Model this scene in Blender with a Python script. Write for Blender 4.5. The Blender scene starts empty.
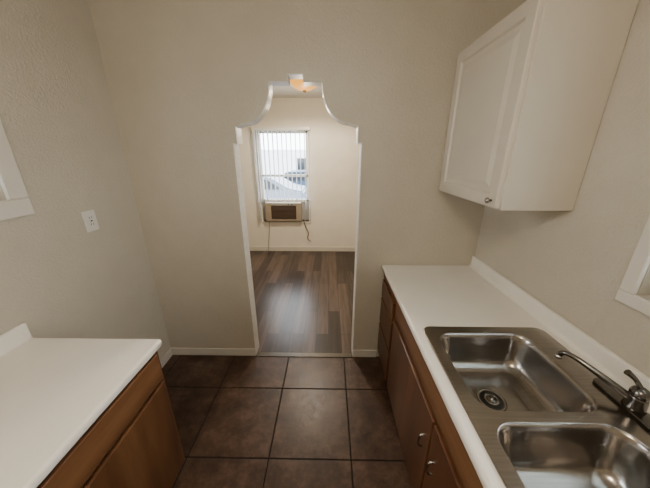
import bpy, bmesh, math
from mathutils import Vector
S=bpy.context.scene
COL=S.collection
# ---------------------------------------------------------------- materials
def newmat(name):
    m=bpy.data.materials.new(name); m.use_nodes=True
    nt=m.node_tree; b=nt.nodes['Principled BSDF']; return m,nt,b
def N(nt,t,**k):
    n=nt.nodes.new(t)
    for a,v in k.items(): setattr(n,a,v)
    return n
def coords(nt,scale=(1,1,1),rot=(0,0,0)):
    tc=N(nt,'ShaderNodeTexCoord'); mp=N(nt,'ShaderNodeMapping')
    mp.inputs['Scale'].default_value=scale; mp.inputs['Rotation'].default_value=rot
    nt.links.new(tc.outputs['Object'],mp.inputs['Vector']); return mp.outputs['Vector']
def noise(nt,vec,scale,detail=4,rough=.55):
    n=N(nt,'ShaderNodeTexNoise'); n.inputs['Scale'].default_value=scale
    n.inputs['Detail'].default_value=detail; n.inputs['Roughness'].default_value=rough
    nt.links.new(vec,n.inputs['Vector']); return n.outputs['Fac']
def ramp(nt,fac,stops):
    r=N(nt,'ShaderNodeValToRGB'); e=r.color_ramp.elements
    while len(e)<len(stops): e.new(.5)
    for i,(p,c) in enumerate(stops):
        e[i].position=p; e[i].color=(*c,1)
    nt.links.new(fac,r.inputs['Fac']); return r.outputs['Color']
def bump(nt,b,fac,strength,dist=.01):
    n=N(nt,'ShaderNodeBump'); n.inputs['Strength'].default_value=strength; n.inputs['Distance'].default_value=dist
    nt.links.new(fac,n.inputs['Height']); nt.links.new(n.outputs['Normal'],b.inputs['Normal'])
def plain(name,col,rough=.5,metal=0,var=.04,vs=6,bmp=0,bs=60,emit=None):
    m,nt,b=newmat(name); v=coords(nt)
    f=noise(nt,v,vs)
    lo=tuple(max(0,c*(1-var)) for c in col); hi=tuple(min(1,c*(1+var)) for c in col)
    nt.links.new(ramp(nt,f,[(.3,lo),(.7,hi)]),b.inputs['Base Color'])
    b.inputs['Roughness'].default_value=rough; b.inputs['Metallic'].default_value=metal
    if bmp: bump(nt,b,noise(nt,v,bs,3),bmp,.004)
    if emit:
        b.inputs['Emission Color'].default_value=(*emit[0],1); b.inputs['Emission Strength'].default_value=emit[1]
    return m
M={}
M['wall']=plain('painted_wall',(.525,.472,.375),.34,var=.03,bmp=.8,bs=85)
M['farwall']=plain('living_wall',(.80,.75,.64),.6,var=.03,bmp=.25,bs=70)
M['ceil']=plain('ceiling_paint',(.66,.64,.58),.8,bmp=.3,bs=60)
M['trim']=plain('trim_paint',(.66,.62,.54),.35,var=.03)
M['reveal']=plain('reveal_paint',(.84,.84,.81),.4,var=.08,vs=30,bmp=.5,bs=50)
M['lam']=plain('white_laminate',(.82,.78,.69),.32,var=.02)
M['cabw']=plain('cream_cabinet',(.62,.56,.455),.38,var=.02)
M['dark']=plain('dark_gap',(.012,.009,.007),.7)
M['plast']=plain('white_plastic',(.72,.70,.64),.3,var=.01)
M['beige']=plain('beige_plastic',(.33,.27,.20),.5,var=.08,vs=12)
M['grille']=plain('brown_grille',(.10,.06,.04),.5)
M['greyp']=plain('grey_plastic',(.35,.34,.32),.5)
M['chrome']=plain('brushed_nickel',(.42,.40,.38),.2,metal=1,var=.05)
M['fauc']=plain('dark_nickel',(.17,.16,.148),.2,metal=1,var=.05)
M['brass']=plain('brass_metal',(.25,.15,.06),.35,metal=1)
M['black']=plain('black_rubber',(.01,.01,.01),.6)
M['asph']=plain('asphalt',(.36,.37,.38),.9,var=.15,vs=3)
M['stucco']=plain('stucco',(.72,.75,.80),.9,var=.05)
M['carw']=plain('car_paint_silver',(.16,.19,.24),.3)
M['carb']=plain('car_paint_blue',(.05,.08,.13),.25)
M['glassd']=plain('tinted_glass',(.03,.035,.04),.08)
M['amber']=plain('amber_glass',(.05,.016,.001),.5,emit=((1,.42,.05),1.7),var=.2,vs=14)
M['domew']=plain('opal_dome',(.9,.88,.8),.4,emit=((1,.9,.74),3))
# slats : translucent vinyl
m,nt,b=newmat('vinyl_slat'); out=nt.nodes['Material Output']
tr=N(nt,'ShaderNodeBsdfTranslucent'); tr.inputs['Color'].default_value=(.72,.77,.83,1)
mx=N(nt,'ShaderNodeMixShader'); mx.inputs[0].default_value=.45
v=coords(nt); nt.links.new(ramp(nt,noise(nt,v,5),[(.3,(.60,.60,.60)),(.7,(.66,.66,.66))]),b.inputs['Base Color'])
nt.links.new(b.outputs[0],mx.inputs[1]); nt.links.new(tr.outputs[0],mx.inputs[2]); nt.links.new(mx.outputs[0],out.inputs['Surface']); M['slat']=m
# thin pane
m,nt,b=newmat('window_glass'); out=nt.nodes['Material Output']
tp=N(nt,'ShaderNodeBsdfTransparent'); mx=N(nt,'ShaderNodeMixShader')
fr=N(nt,'ShaderNodeFresnel'); nt.links.new(fr.outputs[0],mx.inputs[0])
b.inputs['Roughness'].default_value=.03
b.inputs['Base Color'].default_value=(.8,.85,.85,1)
nt.links.new(tp.outputs[0],mx.inputs[1]); nt.links.new(b.outputs[0],mx.inputs[2]); nt.links.new(mx.outputs[0],out.inputs['Surface']); M['pane']=m
# tile
m,nt,b=newmat('ceramic_tile'); v=coords(nt)
f=noise(nt,v,5.5,10,.78)
nt.links.new(ramp(nt,f,[(.32,(.028,.014,.009)),(.50,(.068,.038,.025)),(.68,(.145,.088,.060))]),b.inputs['Base Color'])
f2=noise(nt,v,22,5); rr=N(nt,'ShaderNodeMapRange'); rr.inputs['To Min'].default_value=.27; rr.inputs['To Max'].default_value=.45
b.inputs['Specular IOR Level'].default_value=.35
nt.links.new(f2,rr.inputs['Value']); nt.links.new(rr.outputs[0],b.inputs['Roughness']); bump(nt,b,f2,.25,.003); M['tile']=m
M['grout']=plain('tile_grout',(.018,.014,.011),.9,var=.1,vs=20)
# vinyl plank
m,nt,b=newmat('wood_plank'); v=coords(nt,rot=(0,0,math.radians(90)))
br=N(nt,'ShaderNodeTexBrick'); br.inputs['Scale'].default_value=1; br.inputs['Brick Width'].default_value=1.1; br.inputs['Row Height'].default_value=.125
br.inputs['Mortar Size'].default_value=.003; br.offset=.37; br.inputs['Color1'].default_value=(.1,.1,.1,1); br.inputs['Color2'].default_value=(.9,.9,.9,1); br.inputs['Mortar'].default_value=(0,0,0,1)
nt.links.new(v,br.inputs['Vector'])
g=noise(nt,coords(nt,scale=(26,1.6,1)),1,6,.65)
mm=N(nt,'ShaderNodeMath',operation='MULTIPLY_ADD'); mm.inputs[1].default_value=.42
nt.links.new(br.outputs['Color'],mm.inputs[0]); m2=N(nt,'ShaderNodeMath',operation='MULTIPLY'); m2.inputs[1].default_value=.8
nt.links.new(g,m2.inputs[0]); nt.links.new(m2.outputs[0],mm.inputs[2])
nt.links.new(ramp(nt,mm.outputs[0],[(.2,(.009,.0055,.0042)),(.55,(.038,.0235,.0175)),(.85,(.125,.084,.066))]),b.inputs['Base Color'])
b.inputs['Roughness'].default_value=.28; b.inputs['Specular IOR Level'].default_value=.4; bump(nt,b,mm.outputs[0],.15,.003); M['plank']=m
# cabinet wood
def wood(name,c0,c1,c2,sc):
    m,nt,b=newmat(name); v=coords(nt,scale=sc); g=noise(nt,v,1,7,.6)
    nt.links.new(ramp(nt,g,[(.25,c0),(.5,c1),(.75,c2)]),b.inputs['Base Color']); b.inputs['Roughness'].default_value=.38
    bump(nt,b,g,.08,.002); return m
M['woodv']=wood('stained_wood',(.058,.022,.008),(.110,.046,.017),(.18,.082,.033),(9,9,1.6))
M['woodh']=wood('stained_wood_rail',(.085,.034,.013),(.155,.069,.027),(.225,.108,.045),(9,1.4,12))
M['woodshade']=wood('stained_wood_shaded',(.052,.018,.007),(.098,.037,.014),(.15,.064,.025),(9,9,1.6))  # cabinet stain with the shade on the right fronts put into its colour
# steel
m,nt,b=newmat('stainless_steel'); v=coords(nt,scale=(4,160,160)); g=noise(nt,v,1,3)
nt.links.new(ramp(nt,g,[(.3,(.31,.29,.265)),(.7,(.39,.365,.335))]),b.inputs['Base Color']); b.inputs['Metallic'].default_value=1
b.inputs['Roughness'].default_value=.21; bump(nt,b,g,.05,.001); M['steel']=m

# ---------------------------------------------------------------- geometry helpers
def link(me,name,mats):
    o=bpy.data.objects.new(name,me); COL.objects.link(o)
    for k in mats: me.materials.append(M[k])
    return o
def addbox(bm,lo,hi,bev=0,mi=0,seg=2):
    t=bmesh.new(); bmesh.ops.create_cube(t,size=1)
    for v in t.verts: v.co=Vector(((lo[i]+hi[i])/2+v.co[i]*(hi[i]-lo[i]) for i in range(3)))
    if bev: bmesh.ops.bevel(t,geom=t.edges[:],offset=bev,segments=seg,affect='EDGES',profile=.5)
    me=bpy.data.meshes.new('t'); 
    for f in t.faces: f.material_index=mi; f.smooth=False
    t.to_mesh(me); t.free(); bm.from_mesh(me); bpy.data.meshes.remove(me)
def boxes(name,bl,mats,bev=0,seg=2):
    """bl : (lo,hi[,matindex[,bevel]])"""
    if isinstance(mats,str): mats=[mats]
    bm=bmesh.new()
    for q in bl:
        addbox(bm,q[0],q[1],q[3] if len(q)>3 else bev,q[2] if len(q)>2 else 0,seg)
    me=bpy.data.meshes.new(name); bm.to_mesh(me); bm.free(); return link(me,name,mats)
def group(name,kids):
    e=bpy.data.objects.new(name,None); COL.objects.link(e); e.empty_display_size=.1
    for k in kids: k.parent=e
    return e
def tomesh(o,name,mats):
    dg=bpy.context.evaluated_depsgraph_get(); dg.update()
    me=bpy.data.meshes.new_from_object(o.evaluated_get(dg)); mw=o.matrix_world.copy()
    cu=o.data; bpy.data.objects.remove(o); bpy.data.curves.remove(cu)
    me.transform(mw); me.materials.clear(); return link(me,name,mats)
def rr(x0,x1,y0,y1,r,n=6):
    pts=[]
    for cx,cy,a0 in ((x1-r,y1-r,0),(x0+r,y1-r,90),(x0+r,y0+r,180),(x1-r,y0+r,270)):
        for i in range(n+1):
            a=math.radians(a0+90*i/n); pts.append((cx+r*math.cos(a),cy+r*math.sin(a)))
    return pts
def flat(name,loops,z0,z1,bev,mat):
    cu=bpy.data.curves.new(name,'CURVE'); cu.dimensions='2D'; cu.fill_mode='BOTH'
    for L in loops:
        s=cu.splines.new('POLY'); s.points.add(len(L)-1); s.use_cyclic_u=True
        for p,q in zip(s.points,L): p.co=(q[0],q[1],0,1)
    cu.extrude=(z1-z0)/2-bev; cu.bevel_depth=bev; cu.bevel_resolution=3; cu.offset=-bev
    o=bpy.data.objects.new(name,cu); COL.objects.link(o); o.location=(0,0,(z0+z1)/2)
    bpy.context.view_layer.update()
    return tomesh(o,name,[mat])
def tube(name,pts,r,mat,radii=None,res=6):
    cu=bpy.data.curves.new(name,'CURVE'); cu.dimensions='3D'; cu.bevel_depth=r; cu.bevel_resolution=4; cu.use_fill_caps=True
    s=cu.splines.new('NURBS'); s.points.add(len(pts)-1); s.order_u=3; s.use_endpoint_u=True; s.resolution_u=res
    for i,(p,q) in enumerate(zip(s.points,pts)):
        p.co=(*q,1); p.radius=radii[i] if radii else 1
    o=bpy.data.objects.new(name,cu); COL.objects.link(o); bpy.context.view_layer.update()
    o=tomesh(o,name,[mat])
    for f in o.data.polygons: f.use_smooth=True
    return o
def lathe(name,prof,c,mat,axis='z',n=40):
    bm=bmesh.new(); rings=[]
    for r,h in prof:
        ring=[]
        for i in range(n):
            a=2*math.pi*i/n; p=(r*math.cos(a),r*math.sin(a),h)
            if axis=='x': p=(p[2],p[0],p[1])
            if axis=='y': p=(p[1],p[2],p[0])
            ring.append(bm.verts.new(Vector(c)+Vector(p)))
        rings.append(ring)
    for a,b2 in zip(rings,rings[1:]):
        for i in range(n): bm.faces.new((a[i],a[(i+1)%n],b2[(i+1)%n],b2[i]))
    bm.faces.new(rings[0][::-1]); bm.faces.new(rings[-1])
    bmesh.ops.recalc_face_normals(bm,faces=bm.faces[:])
    for f in bm.faces: f.smooth=len(f.verts)==4
    me=bpy.data.meshes.new(name); bm.to_mesh(me); bm.free(); return link(me,name,[mat])

XL,XR,D,YB,CH=-1.433,1.136,1.9,-1.7,2.57
KH=2.80   # kitchen ceiling
T=.11; DF=D+T; YF=4.6; FX0,FX1=-2.7,1.9
# ---------------------------------------------------------------- room shell
# tiles
p=.496; tx=-.356; ty=1.547; g=.004
tb=[((XL,YB,-.03),(XR,D,-.004),1,0)]
i0=math.floor((XL-tx)/p); 
for i in range(i0,4):
    for j in range(-8,2):
        x0=max(tx+i*p+g,XL); x1=min(tx+(i+1)*p-g,XR); y0=max(ty+j*p+g,YB); y1=min(ty+(j+1)*p-g,D)
        if x1-x0>.02 and y1-y0>.02: tb.append(((x0,y0,-.012),(x1,y1,0),0,.0022))
floor=boxes('floor',tb,['tile','grout'])
fl2=boxes('floor_living_room',[((FX0,D,-.03),(FX1,YF,0))],'plank')
boxes('ceiling',[((XL-.1,YB-.1,KH),(XR+.1,DF,KH+.08))],'ceil')
boxes('ceiling_living_room',[((FX0,DF,CH),(FX1,YF+.1,CH+.08))],'ceil')
# arched partition
cx=-.22; hw=.437; aw=.41
L=[(-hw,0),(-hw,1.80),(-aw,1.80),(-aw,1.905),(-.365,1.92)]
for i in range(1,11):
    a=math.radians(90*i/10); L.append((-.365+.195*math.sin(a),2.155-.235*math.cos(a)))
L+=[(-.165,2.168),(-.05,2.168),(-.045,2.21)]
left=[(cx+a,b) for a,b in L]; right=[(cx-a,b) for a,b in reversed(L)]
out=[(FX0,0)]+left+right+[(FX1,0),(FX1,KH),(FX0,KH)]
bm=bmesh.new(); vs=[bm.verts.new((x,D,z)) for x,z in out]; f=bm.faces.new(vs)
r=bmesh.ops.extrude_face_region(bm,geom=[f]); 
bmesh.ops.translate(bm,verts=[v for v in r['geom'] if isinstance(v,bmesh.types.BMVert)],vec=(0,T,0))
bmesh.ops.recalc_face_normals(bm,faces=bm.faces[:])
for f in bm.faces:
    c=f.calc_center_median()
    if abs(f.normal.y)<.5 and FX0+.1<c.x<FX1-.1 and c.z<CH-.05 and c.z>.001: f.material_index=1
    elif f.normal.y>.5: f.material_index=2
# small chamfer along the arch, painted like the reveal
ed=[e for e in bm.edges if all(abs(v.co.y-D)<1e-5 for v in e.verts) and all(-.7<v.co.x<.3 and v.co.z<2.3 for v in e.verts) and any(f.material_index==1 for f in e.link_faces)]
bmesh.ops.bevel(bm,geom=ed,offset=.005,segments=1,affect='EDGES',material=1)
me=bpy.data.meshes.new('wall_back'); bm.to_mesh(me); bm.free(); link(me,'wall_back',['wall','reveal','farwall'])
def wallx(name,x0,x1,y0,y1,h,mat):  # wall along y with hole (hy0,hy1,hz0,hz1)
    a,b2,c,d=h
    return boxes(name,[((x0,y0,0),(x1,a,KH)),((x0,b2,0),(x1,y1,KH)),((x0,a,0),(x1,b2,c)),((x0,a,d),(x1,b2,KH))],mat)
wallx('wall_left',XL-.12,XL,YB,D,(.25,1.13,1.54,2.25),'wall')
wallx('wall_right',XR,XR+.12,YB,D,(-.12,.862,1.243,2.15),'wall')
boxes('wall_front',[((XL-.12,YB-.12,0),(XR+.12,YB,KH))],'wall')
WX0,WX1,WZ0,WZ1=-1.20,-.36,.575,2.10
boxes('wall_living_far',[((FX0,YF,0),(WX0,YF+.14,CH)),((WX1,YF,0),(FX1,YF+.14,CH)),((WX0,YF,0),(WX1,YF+.14,WZ0)),((WX0,YF,WZ1),(WX1,YF+.14,CH))],'farwall')
boxes('wall_living_left',[((FX0-.1,D,0),(FX0,YF+.14,CH))],'farwall')
boxes('wall_living_right',[((FX1,D,0),(FX1+.1,YF+.14,CH))],'farwall')
# baseboards
bh=.075
boxes('baseboard_back',[((XL,D-.012,0),(cx-hw,D,bh)),((cx+hw,D-.012,0),(.43,D,bh))],'trim',.004)
boxes('baseboard_left',[((XL,1.0,0),(XL+.012,D-.012,bh))],'trim',.004)
boxes('baseboard_living_far',[((FX0,YF-.014,0),(FX1,YF,.085))],'trim',.004)
boxes('threshold_strip',[((cx-hw,D-.02,0),(cx+hw,D+.03,.006))],'fauc',.002)

# kitchen windows (double-hung with casing)
def kwin(name,xs,sgn,y0,y1,z0,z1,cw):
    a,b2=sorted((xs,xs+sgn*.018)); k=[]
    k.append(boxes('casing',[((a,y0-cw,z0-cw),(b2,y1+cw,z0)),((a,y0-cw,z1),(b2,y1+cw,z1+cw)),((a,y0-cw,z0),(b2,y0,z1)),((a,y1,z0),(b2,y1+cw,z1))],'trim',.004))
    a,b2=sorted((xs-sgn*.05,xs-sgn*.085)); w=.04; zm=(z0+z1)/2
    k.append(boxes('sash',[((a,y0,z0),(b2,y1,z0+w)),((a,y0,z1-w),(b2,y1,z1)),((a,y0,z0),(b2,y0+w,z1)),((a,y1-w,z0),(b2,y1,z1)),((a,y0,zm-w/2),(b2,y1,zm+w/2))],'greyp',.003))
    xm=(a+b2)/2
    k.append(boxes('glass_pane',[((xm-.002,y0+w,z0+w),(xm+.002,y1-w,z1-w))],'pane'))
    return group(name,k)
kwin('window_1',XL,1,.25,1.13,1.54,2.25,.08)
kwin('window_2',XR,-1,-.12,.862,1.243,2.15,.048)

# living room window
k=[]; w=.04
k.append(boxes('frame',[((WX0,YF+.05,WZ0),(WX0+w,YF+.11,WZ1)),((WX1-w,YF+.05,WZ0),(WX1,YF+.11,WZ1)),((WX0,YF+.05,WZ1-w),(WX1,YF+.11,WZ1)),((WX0,YF+.05,WZ0),(WX1,YF+.11,WZ0+.03)),((WX0,YF+.05,1.36),(WX1,YF+.10,1.40)),((WX0,YF+.05,.93),(WX1,YF+.10,.97))],'trim',.003))
k.append(boxes('sill',[((WX0-.03,YF-.02,WZ0-.025),(WX1+.03,YF+.05,WZ0))],'trim',.004))
group('window_3',k)
# vertical blinds
k=[boxes('headrail',[((-1.25,YF-.10,2.10),(-.31,YF-.005,2.15))],'plast',.004)]
bm=bmesh.new(); n=13
for i in range(n):
    x=-1.225+i*(.89/(n-1)); zb=.97
    if i<1 or i>n-3: zb=.60
    a=math.radians(88); hwid=.043
    cols=[]
    for s in range(5):
        t=-1+s/2; off=.006*(1-t*t)
        px=x+t*hwid*math.cos(a)+off*math.sin(a); py=YF-.055+t*hwid*math.sin(a)-off*math.cos(a)
        cols.append((bm.verts.new((px,py,zb)),bm.verts.new((px,py,2.11))))
    for c0,c1 in zip(cols,cols[1:]):
        f=bm.faces.new((c0[0],c1[0],c1[1],c0[1])); f.smooth=True
me=bpy.data.meshes.new('slats'); bm.to_mesh(me); bm.free(); k.append(link(me,'slats',['slat']))
k.append(tube('wand',[(-1.235,YF-.10,2.1),(-1.235,YF-.11,1.6),(-1.235,YF-.10,1.25)],.004,'plast'))
group('vertical_blinds',k)
# window air conditioner
ax0,ax1,az0,az1=-1.13,-.49,.60,.93; ay=YF-.09
gl=[((ax0+.12,ay-.012,az0+.05+i*.022),(ax1-.10,ay-.002,az0+.062+i*.022)) for i in range(10)]
k=[boxes('case',[((ax0,ay,az0),(ax1,YF+.13,az1))],'beige',.012),
   boxes('grille_recess',[((ax0+.11,ay-.004,az0+.04),(ax1-.09,ay+.004,az0+.275))],'dark'),
   boxes('grille_louvers',gl,'grille',.002),
   boxes('control_panel',[((ax0+.12,ay-.008,az1-.045),(ax1-.1,ay+.002,az1-.012))],'greyp',.003),
   boxes('side_fillers',[((WX0+.002,YF+.02,az0),(ax0,YF+.05,az1)),((ax1,YF+.02,az0),(WX1-.002,YF+.05,az1))],'greyp')]
for nm,xx in(('control_knob_1',ax1-.16),('control_knob_2',ax1-.22)): k.append(lathe(nm,[(.012,0),(.010,-.012)],(xx,ay-.008,az1-.028),'dark','y',16))
group('air_conditioner',k)
tube('power_cord',[(-.46,YF-.03,.62),(-.44,YF-.03,.5),(-.36,YF-.03,.36),(-.42,YF-.03,.25),(-.33,YF-.025,.2)],.0065,'grille')
tube('cable',[(-1.08,YF-.03,.60),(-1.09,YF-.03,.4),(-1.12,YF-.03,.2),(-1.14,YF-.03,.02)],.006,'greyp')
# ceiling lamp
lc=(-.29,3.4)
k=[lathe('canopy',[(.11,CH),(.115,CH-.012),(.10,CH-.03),(.03,CH-.035)],(lc[0],lc[1],0),'brass'),
   lathe('bowl',[(.16,CH-.035),(.165,CH-.045),(.155,CH-.075),(.125,CH-.11),(.07,CH-.138),(.02,CH-.145)],(lc[0],lc[1],0),'amber'),
   lathe('finial',[(.018,CH-.14),(.02,CH-.152),(.008,CH-.168)],(lc[0],lc[1],0),'brass')]
group('ceiling_lamp',k)
kl=(-.25,-.35)
group('ceiling_lamp.001',[lathe('base',[(.17,KH),(.17,KH-.02)],(kl[0],kl[1],0),'trim'),lathe('dome',[(.16,KH-.02),(.155,KH-.05),(.12,KH-.08),(.05,KH-.095)],(kl[0],kl[1],0),'domew')])

# ---------------------------------------------------------------- right counter
ZC=.907; yn=-.6
sx0,sx1,sy0,sy1=.465,1.062,.19,1.11
k=[flat('worktop',[rr(.422,XR-.002,yn,D-.002,.012),rr(sx0+.015,sx1-.015,sy0+.015,sy1-.015,.05)],ZC-.038,ZC,.012,'lam'),
   boxes('backsplash',[((1.114,yn,ZC-.01),(XR-.001,D-.002,.99))],'lam',.008,4)]
# cove
bm=bmesh.new(); prof=[]
for i in range(7):
    a=math.radians(90*i/6); prof.append((1.115-.02*(1-math.sin(a)) ,ZC+.02*(1-math.cos(a))))
prof+=[(1.118,ZC-.003)]
va=[bm.verts.new((x,yn+.01,z)) for x,z in prof]; vb=[bm.verts.new((x,D-.004,z)) for x,z in prof]
for i in range(len(prof)):
    j=(i+1)%len(prof); bm.faces.new((va[i],va[j],vb[j],vb[i])).smooth=i<6
bmesh.ops.recalc_face_normals(bm,faces=bm.faces[:])
me=bpy.data.meshes.new('cove'); bm.to_mesh(me); bm.free(); k.append(link(me,'cove',['lam']))
group('kitchen_countertop',k)
# base cabinet
fx=.445; zt=ZC-.038
k=[boxes('carcass',[((fx+.07,yn,0),(XR-.002,D-.004,.10)),((fx,yn,.10),(fx+.02,D-.004,zt)),((fx,yn,.10),(XR-.002,D-.004,.118)),((fx,D-.022,.10),(XR-.002,D-.004,zt)),((fx,yn,.10),(XR-.002,yn+.018,zt))],'woodh')]
fr=[]
zd=[(.125,.40),(.415,.64),(.655,.80)]
yA,yBn=1.50,1.86
for z0,z1 in zd: fr.append(((fx-.018,yA,z0),(fx,yBn,z1)))
k.append(boxes('drawer_fronts',fr,'woodshade',.005))
k.append(boxes('doors',[((fx-.018,.77,.125),(fx,1.46,.70)),((fx-.018,.09,.125),(fx,.76,.70)),((fx-.018,-.55,.125),(fx,.05,.70))],'woodshade',.005))
k.append(boxes('false_fronts',[((fx-.008,.09,.725),(fx,1.46,.85)),((fx-.008,-.55,.725),(fx,.05,.85))],'woodh',.004))
def pull(name,y,z):
    l=.036; x=fx-.018
    pts=[(x,y,z-l),(x-.020,y,z-l),(x-.024,y,z),(x-.020,y,z+l),(x,y,z+l)]
    return tube(name,pts,.0045,'chrome')
k+=[pull('pull_1',.82,.52),pull('pull_2',.71,.52)]
group('base_cabinet',k)

# sink
k=[]
b1=(.517,.945,.655,1.058); b2_=(.517,.945,.235,.612)
k.append(flat('rim',[rr(sx0,sx1,sy0,sy1,.045),rr(*b1,.075,8),rr(*b2_,.075,8)],ZC-.002,ZC+.007,.003,'steel'))
for nm,(x0,x1,y0,y1) in(('bowl_1',b1),('bowl_2',b2_)):
    bm=bmesh.new(); prev=None; dep=.16
    lv=[(-.003,.005,.078),(0,.004,.075),(.004,-.004,.072),(.010,-.02,.07),(.018,-.08,.065),(.026,-dep+.05,.062),(.034,-dep+.025,.06),(.050,-dep+.008,.05),(.075,-dep,.04),(.12,-dep-.003,.03)]
    for ins,z,r in lv:
        L=rr(x0+ins,x1-ins,y0+ins,y1-ins,r,8); ring=[bm.verts.new((a,b3,ZC+z)) for a,b3 in L]
        if prev:
            for i in range(len(ring)):
                j=(i+1)%len(ring); bm.faces.new((prev[i],prev[j],ring[j],ring[i])).smooth=True
        prev=ring
    bm.faces.new(prev)
    bmesh.ops.recalc_face_normals(bm,faces=bm.faces[:])
    if sum(f.normal.z for f in bm.faces)<0: bmesh.ops.reverse_faces(bm,faces=bm.faces[:])
    me=bpy.data.meshes.new(nm); bm.to_mesh(me); bm.free(); k.append(link(me,nm,['steel']))
    dc=(.695,(y0+y1)/2-.018,ZC-dep-.003)
    k.append(lathe(nm+'_drain_flange',[(.056,-.001),(.056,.003),(.050,.004),(.046,.0015)],dc,'chrome'))
    k.append(lathe(nm+'_drain_basket',[(.045,.0005),(.045,.004),(.040,.0045)],dc,'dark'))
    k.append(lathe(nm+'_strainer',[(.030,.004),(.028,.006),(.024,.0065)],dc,'steel'))
    k.append(lathe(nm+'_strainer_knob',[(.021,.0063),(.018,.008),(.008,.009),(.007,.016)],dc,'fauc'))
group('double_bowl_sink',k)
# faucet
fz=ZC+.007; fX=1.03; fY=.665
k=[flat('deck_plate',[rr(fX-.028,fX+.028,fY-.125,fY+.125,.026,8)],fz,fz+.012,.004,'fauc'),
   lathe('body',[(.030,0),(.028,.01),(.025,.045),(.024,.055)],(fX,fY,fz+.01),'fauc'),
   tube('spout',[(fX,fY,fz+.035),(fX-.03,fY+.035,fz+.055),(fX-.072,fY+.10,fz+.080),(fX-.100,fY+.145,fz+.093),(fX-.116,fY+.172,fz+.090),(fX-.119,fY+.176,fz+.07)],.0115,'fauc',[1.25,1.1,.9,.8,.8,.85]),
   lathe('aerator',[(.012,0),(.012,-.014),(.010,-.016)],(fX-.119,fY+.176,fz+.072),'chrome'),
   lathe('cap',[(.025,0),(.026,.012),(.021,.024),(.010,.032)],(fX,fY,fz+.062),'fauc'),
   tube('lever',[(fX,fY,fz+.085),(fX-.006,fY+.010,fz+.102),(fX-.018,fY+.018,fz+.120),(fX-.036,fY+.028,fz+.134)],.009,'fauc',[1,.8,.8,1.2])]
group('kitchen_faucet',k)

# ---------------------------------------------------------------- left counter
LX=-.79; LY=1.007
k=[flat('worktop',[rr(XL+.002,LX,yn,LY,.014)],ZC-.038,ZC,.012,'lam'),
   boxes('backsplash',[((XL+.001,yn,ZC-.01),(XL+.022,LY,.99))],'lam',.008,4)]
group('countertop',k)
lf=LX-.022
k=[boxes('carcass',[((XL+.002,yn,0),(lf-.07,LY-.02,.10)),((XL+.002,yn,.10),(lf,LY-.02,zt))],'woodv'),
   boxes('drawer_fronts',[((lf,.42,.715),(lf+.018,LY-.045,.855)),((lf,-.3,.715),(lf+.018,.38,.855))],'woodh',.005),
   boxes('doors',[((lf,.42,.125),(lf+.018,LY-.045,.69)),((lf,-.3,.125),(lf+.018,.38,.69))],'woodv',.005)]
group('base_cabinet.001',k)

# ---------------------------------------------------------------- wall cabinet
CX,CY,CZ,CT=.778,1.211,1.483,2.318
k=[boxes('carcass',[((CX+.02,CY,CZ),(XR-.002,D-.003,CT))],'cabw',.002)]
dy0,dy1,dz0,dz1=CY+.012,D-.02,CZ+.008,CT-.008
bm=bmesh.new(); rings=[]
for ins,dx in [(0,.020),(0,.004),(.004,0),(.060,0),(.068,.010),(.088,.010),(.115,.0015),(.118,.0015)]:
    rings.append([bm.verts.new((CX+dx,y,z)) for y,z in((dy0+ins,dz0+ins),(dy1-ins,dz0+ins),(dy1-ins,dz1-ins),(dy0+ins,dz1-ins))])
for a,b3 in zip(rings,rings[1:]):
    for i in range(4): bm.faces.new((a[i],a[(i+1)%4],b3[(i+1)%4],b3[i]))
bm.faces.new(rings[-1]); bm.faces.new(rings[0][::-1]); bmesh.ops.recalc_face_normals(bm,faces=bm.faces[:])
me=bpy.data.meshes.new('door_panel'); bm.to_mesh(me); bm.free(); k.append(link(me,'door_panel',['cabw']))
k.append(lathe('knob',[(.006,0),(.006,-.012),(.014,-.018),(.014,-.024),(.007,-.029)],(CX,dy0+.035,CZ+.04),'chrome','x',24))
group('wall_cabinet',k)

# outlet
oy,oz=1.495,1.355; x=XL
k=[boxes('plate',[((x,oy-.042,oz-.062),(x+.006,oy+.042,oz+.062))],'plast',.003),
   boxes('receptacle',[((x+.005,oy-.018,oz-.036),(x+.009,oy+.018,oz+.036))],'plast',.002)]
sl=[]
for zz in(oz-.02,oz+.02): sl+=[((x+.0085,oy-.009,zz-.005),(x+.0095,oy-.006,zz+.006)),((x+.0085,oy+.006,zz-.005),(x+.0095,oy+.009,zz+.006))]
sl.append(((x+.0085,oy-.006,oz-.004),(x+.0105,oy+.006,oz+.004)))
k.append(boxes('slots',sl,'dark')); group('power_outlet',k)

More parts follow.
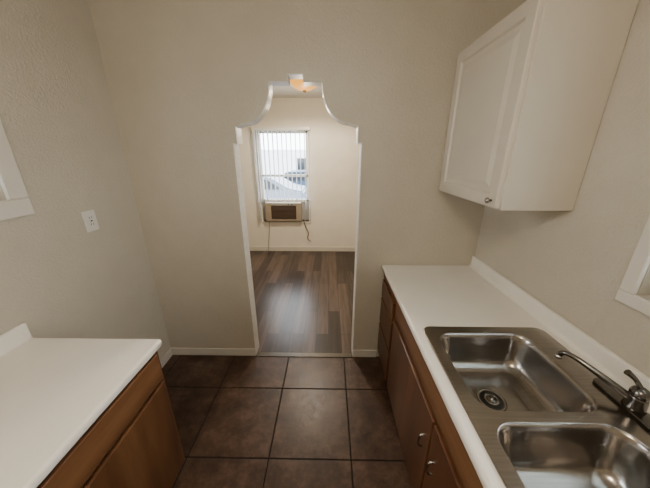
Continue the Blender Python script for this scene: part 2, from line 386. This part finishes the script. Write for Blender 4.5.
# ---------------------------------------------------------------- outside
boxes('ground_outside',[((-30,YF+.3,-.5),(30,40,-.4)),((-30,-12,-.5),(XL-.4,YF+.3,-.4)),((XR+.4,-12,-.5),(30,YF+.3,-.4))],'asph')
bl=[((-20,17,-.4),(14,19,2.0))]+[((-14+i*4,16.95,.6),(-12.6+i*4,17.02,1.5),1) for i in range(7)]
boxes('building_outside',bl,['stucco','glassd'])
def car(name,x,y,mat):
    pr=[(-2.1,.3),(-2.15,.65),(-1.9,.85),(-1.2,.92),(-.6,1.35),(.9,1.38),(1.6,.98),(2.1,.9),(2.15,.3)]
    bm=bmesh.new(); vs=[bm.verts.new((x+a,y,-.4+b3)) for a,b3 in pr]; f=bm.faces.new(vs)
    r=bmesh.ops.extrude_face_region(bm,geom=[f]); bmesh.ops.translate(bm,verts=[v for v in r['geom'] if isinstance(v,bmesh.types.BMVert)],vec=(0,1.7,0))
    bmesh.ops.bevel(bm,geom=bm.edges[:],offset=.06,segments=2,affect='EDGES'); bmesh.ops.recalc_face_normals(bm,faces=bm.faces[:])
    me=bpy.data.meshes.new('body'); bm.to_mesh(me); bm.free(); kk=[link(me,'body',[mat])]
    bm=bmesh.new(); vs=[bm.verts.new((x+a,y-.01,-.4+b3)) for a,b3 in[(-1.0,.93),(-.52,1.28),(.82,1.3),(1.35,.97)]]; bm.faces.new(vs)
    me=bpy.data.meshes.new('side_windows'); bm.to_mesh(me); bm.free(); kk.append(link(me,'side_windows',['glassd']))
    for i,wx in enumerate((-1.35,1.3)):
        for j,wy in enumerate((y-.02,y+1.5)): kk.append(lathe('wheel_%d'%(i*2+j+1),[(.2,0),(.32,.02),(.32,.2),(.2,.22)],(x+wx,wy,-.08),'black','y',24))
    group(name,kk)
car('parked_car',-3.0,9.2,'carw'); car('parked_car.001',-1.4,12.6,'carb')

# ---------------------------------------------------------------- light
w=bpy.data.worlds.new('World'); S.world=w; w.use_nodes=True; nt=w.node_tree; bg=nt.nodes['Background']
bg.inputs['Color'].default_value=(.90,.95,1,1); bg.inputs['Strength'].default_value=12.5
def pt(name,loc,e,col,r=.12):
    l=bpy.data.lights.new(name,'POINT'); l.energy=e; l.color=col; l.shadow_soft_size=r
    o=bpy.data.objects.new(name,l); COL.objects.link(o); o.location=loc
pt('kitchen_light',(kl[0],kl[1],KH-.25),42,(1,.86,.70),.14)
pt('living_light_fill',(lc[0],lc[1],CH-.50),22,(1,.84,.64),.06)  # fill added below the lamp for the upper wall the spot misses
l=bpy.data.lights.new('living_light','SPOT'); l.energy=85; l.color=(1,.85,.66); l.shadow_soft_size=.06; l.spot_size=math.radians(178); l.spot_blend=.3
o=bpy.data.objects.new('living_light',l); COL.objects.link(o); o.location=(lc[0],lc[1],CH-.22)
# ---------------------------------------------------------------- camera
c=bpy.data.cameras.new('camera'); c.sensor_width=36; c.lens=259.69*36/650; c.clip_start=.02
o=bpy.data.objects.new('camera',c); COL.objects.link(o); o.location=(0,0,1.732)
o.rotation_euler=(math.radians(90-19.058),0,math.radians(.914)); S.camera=o
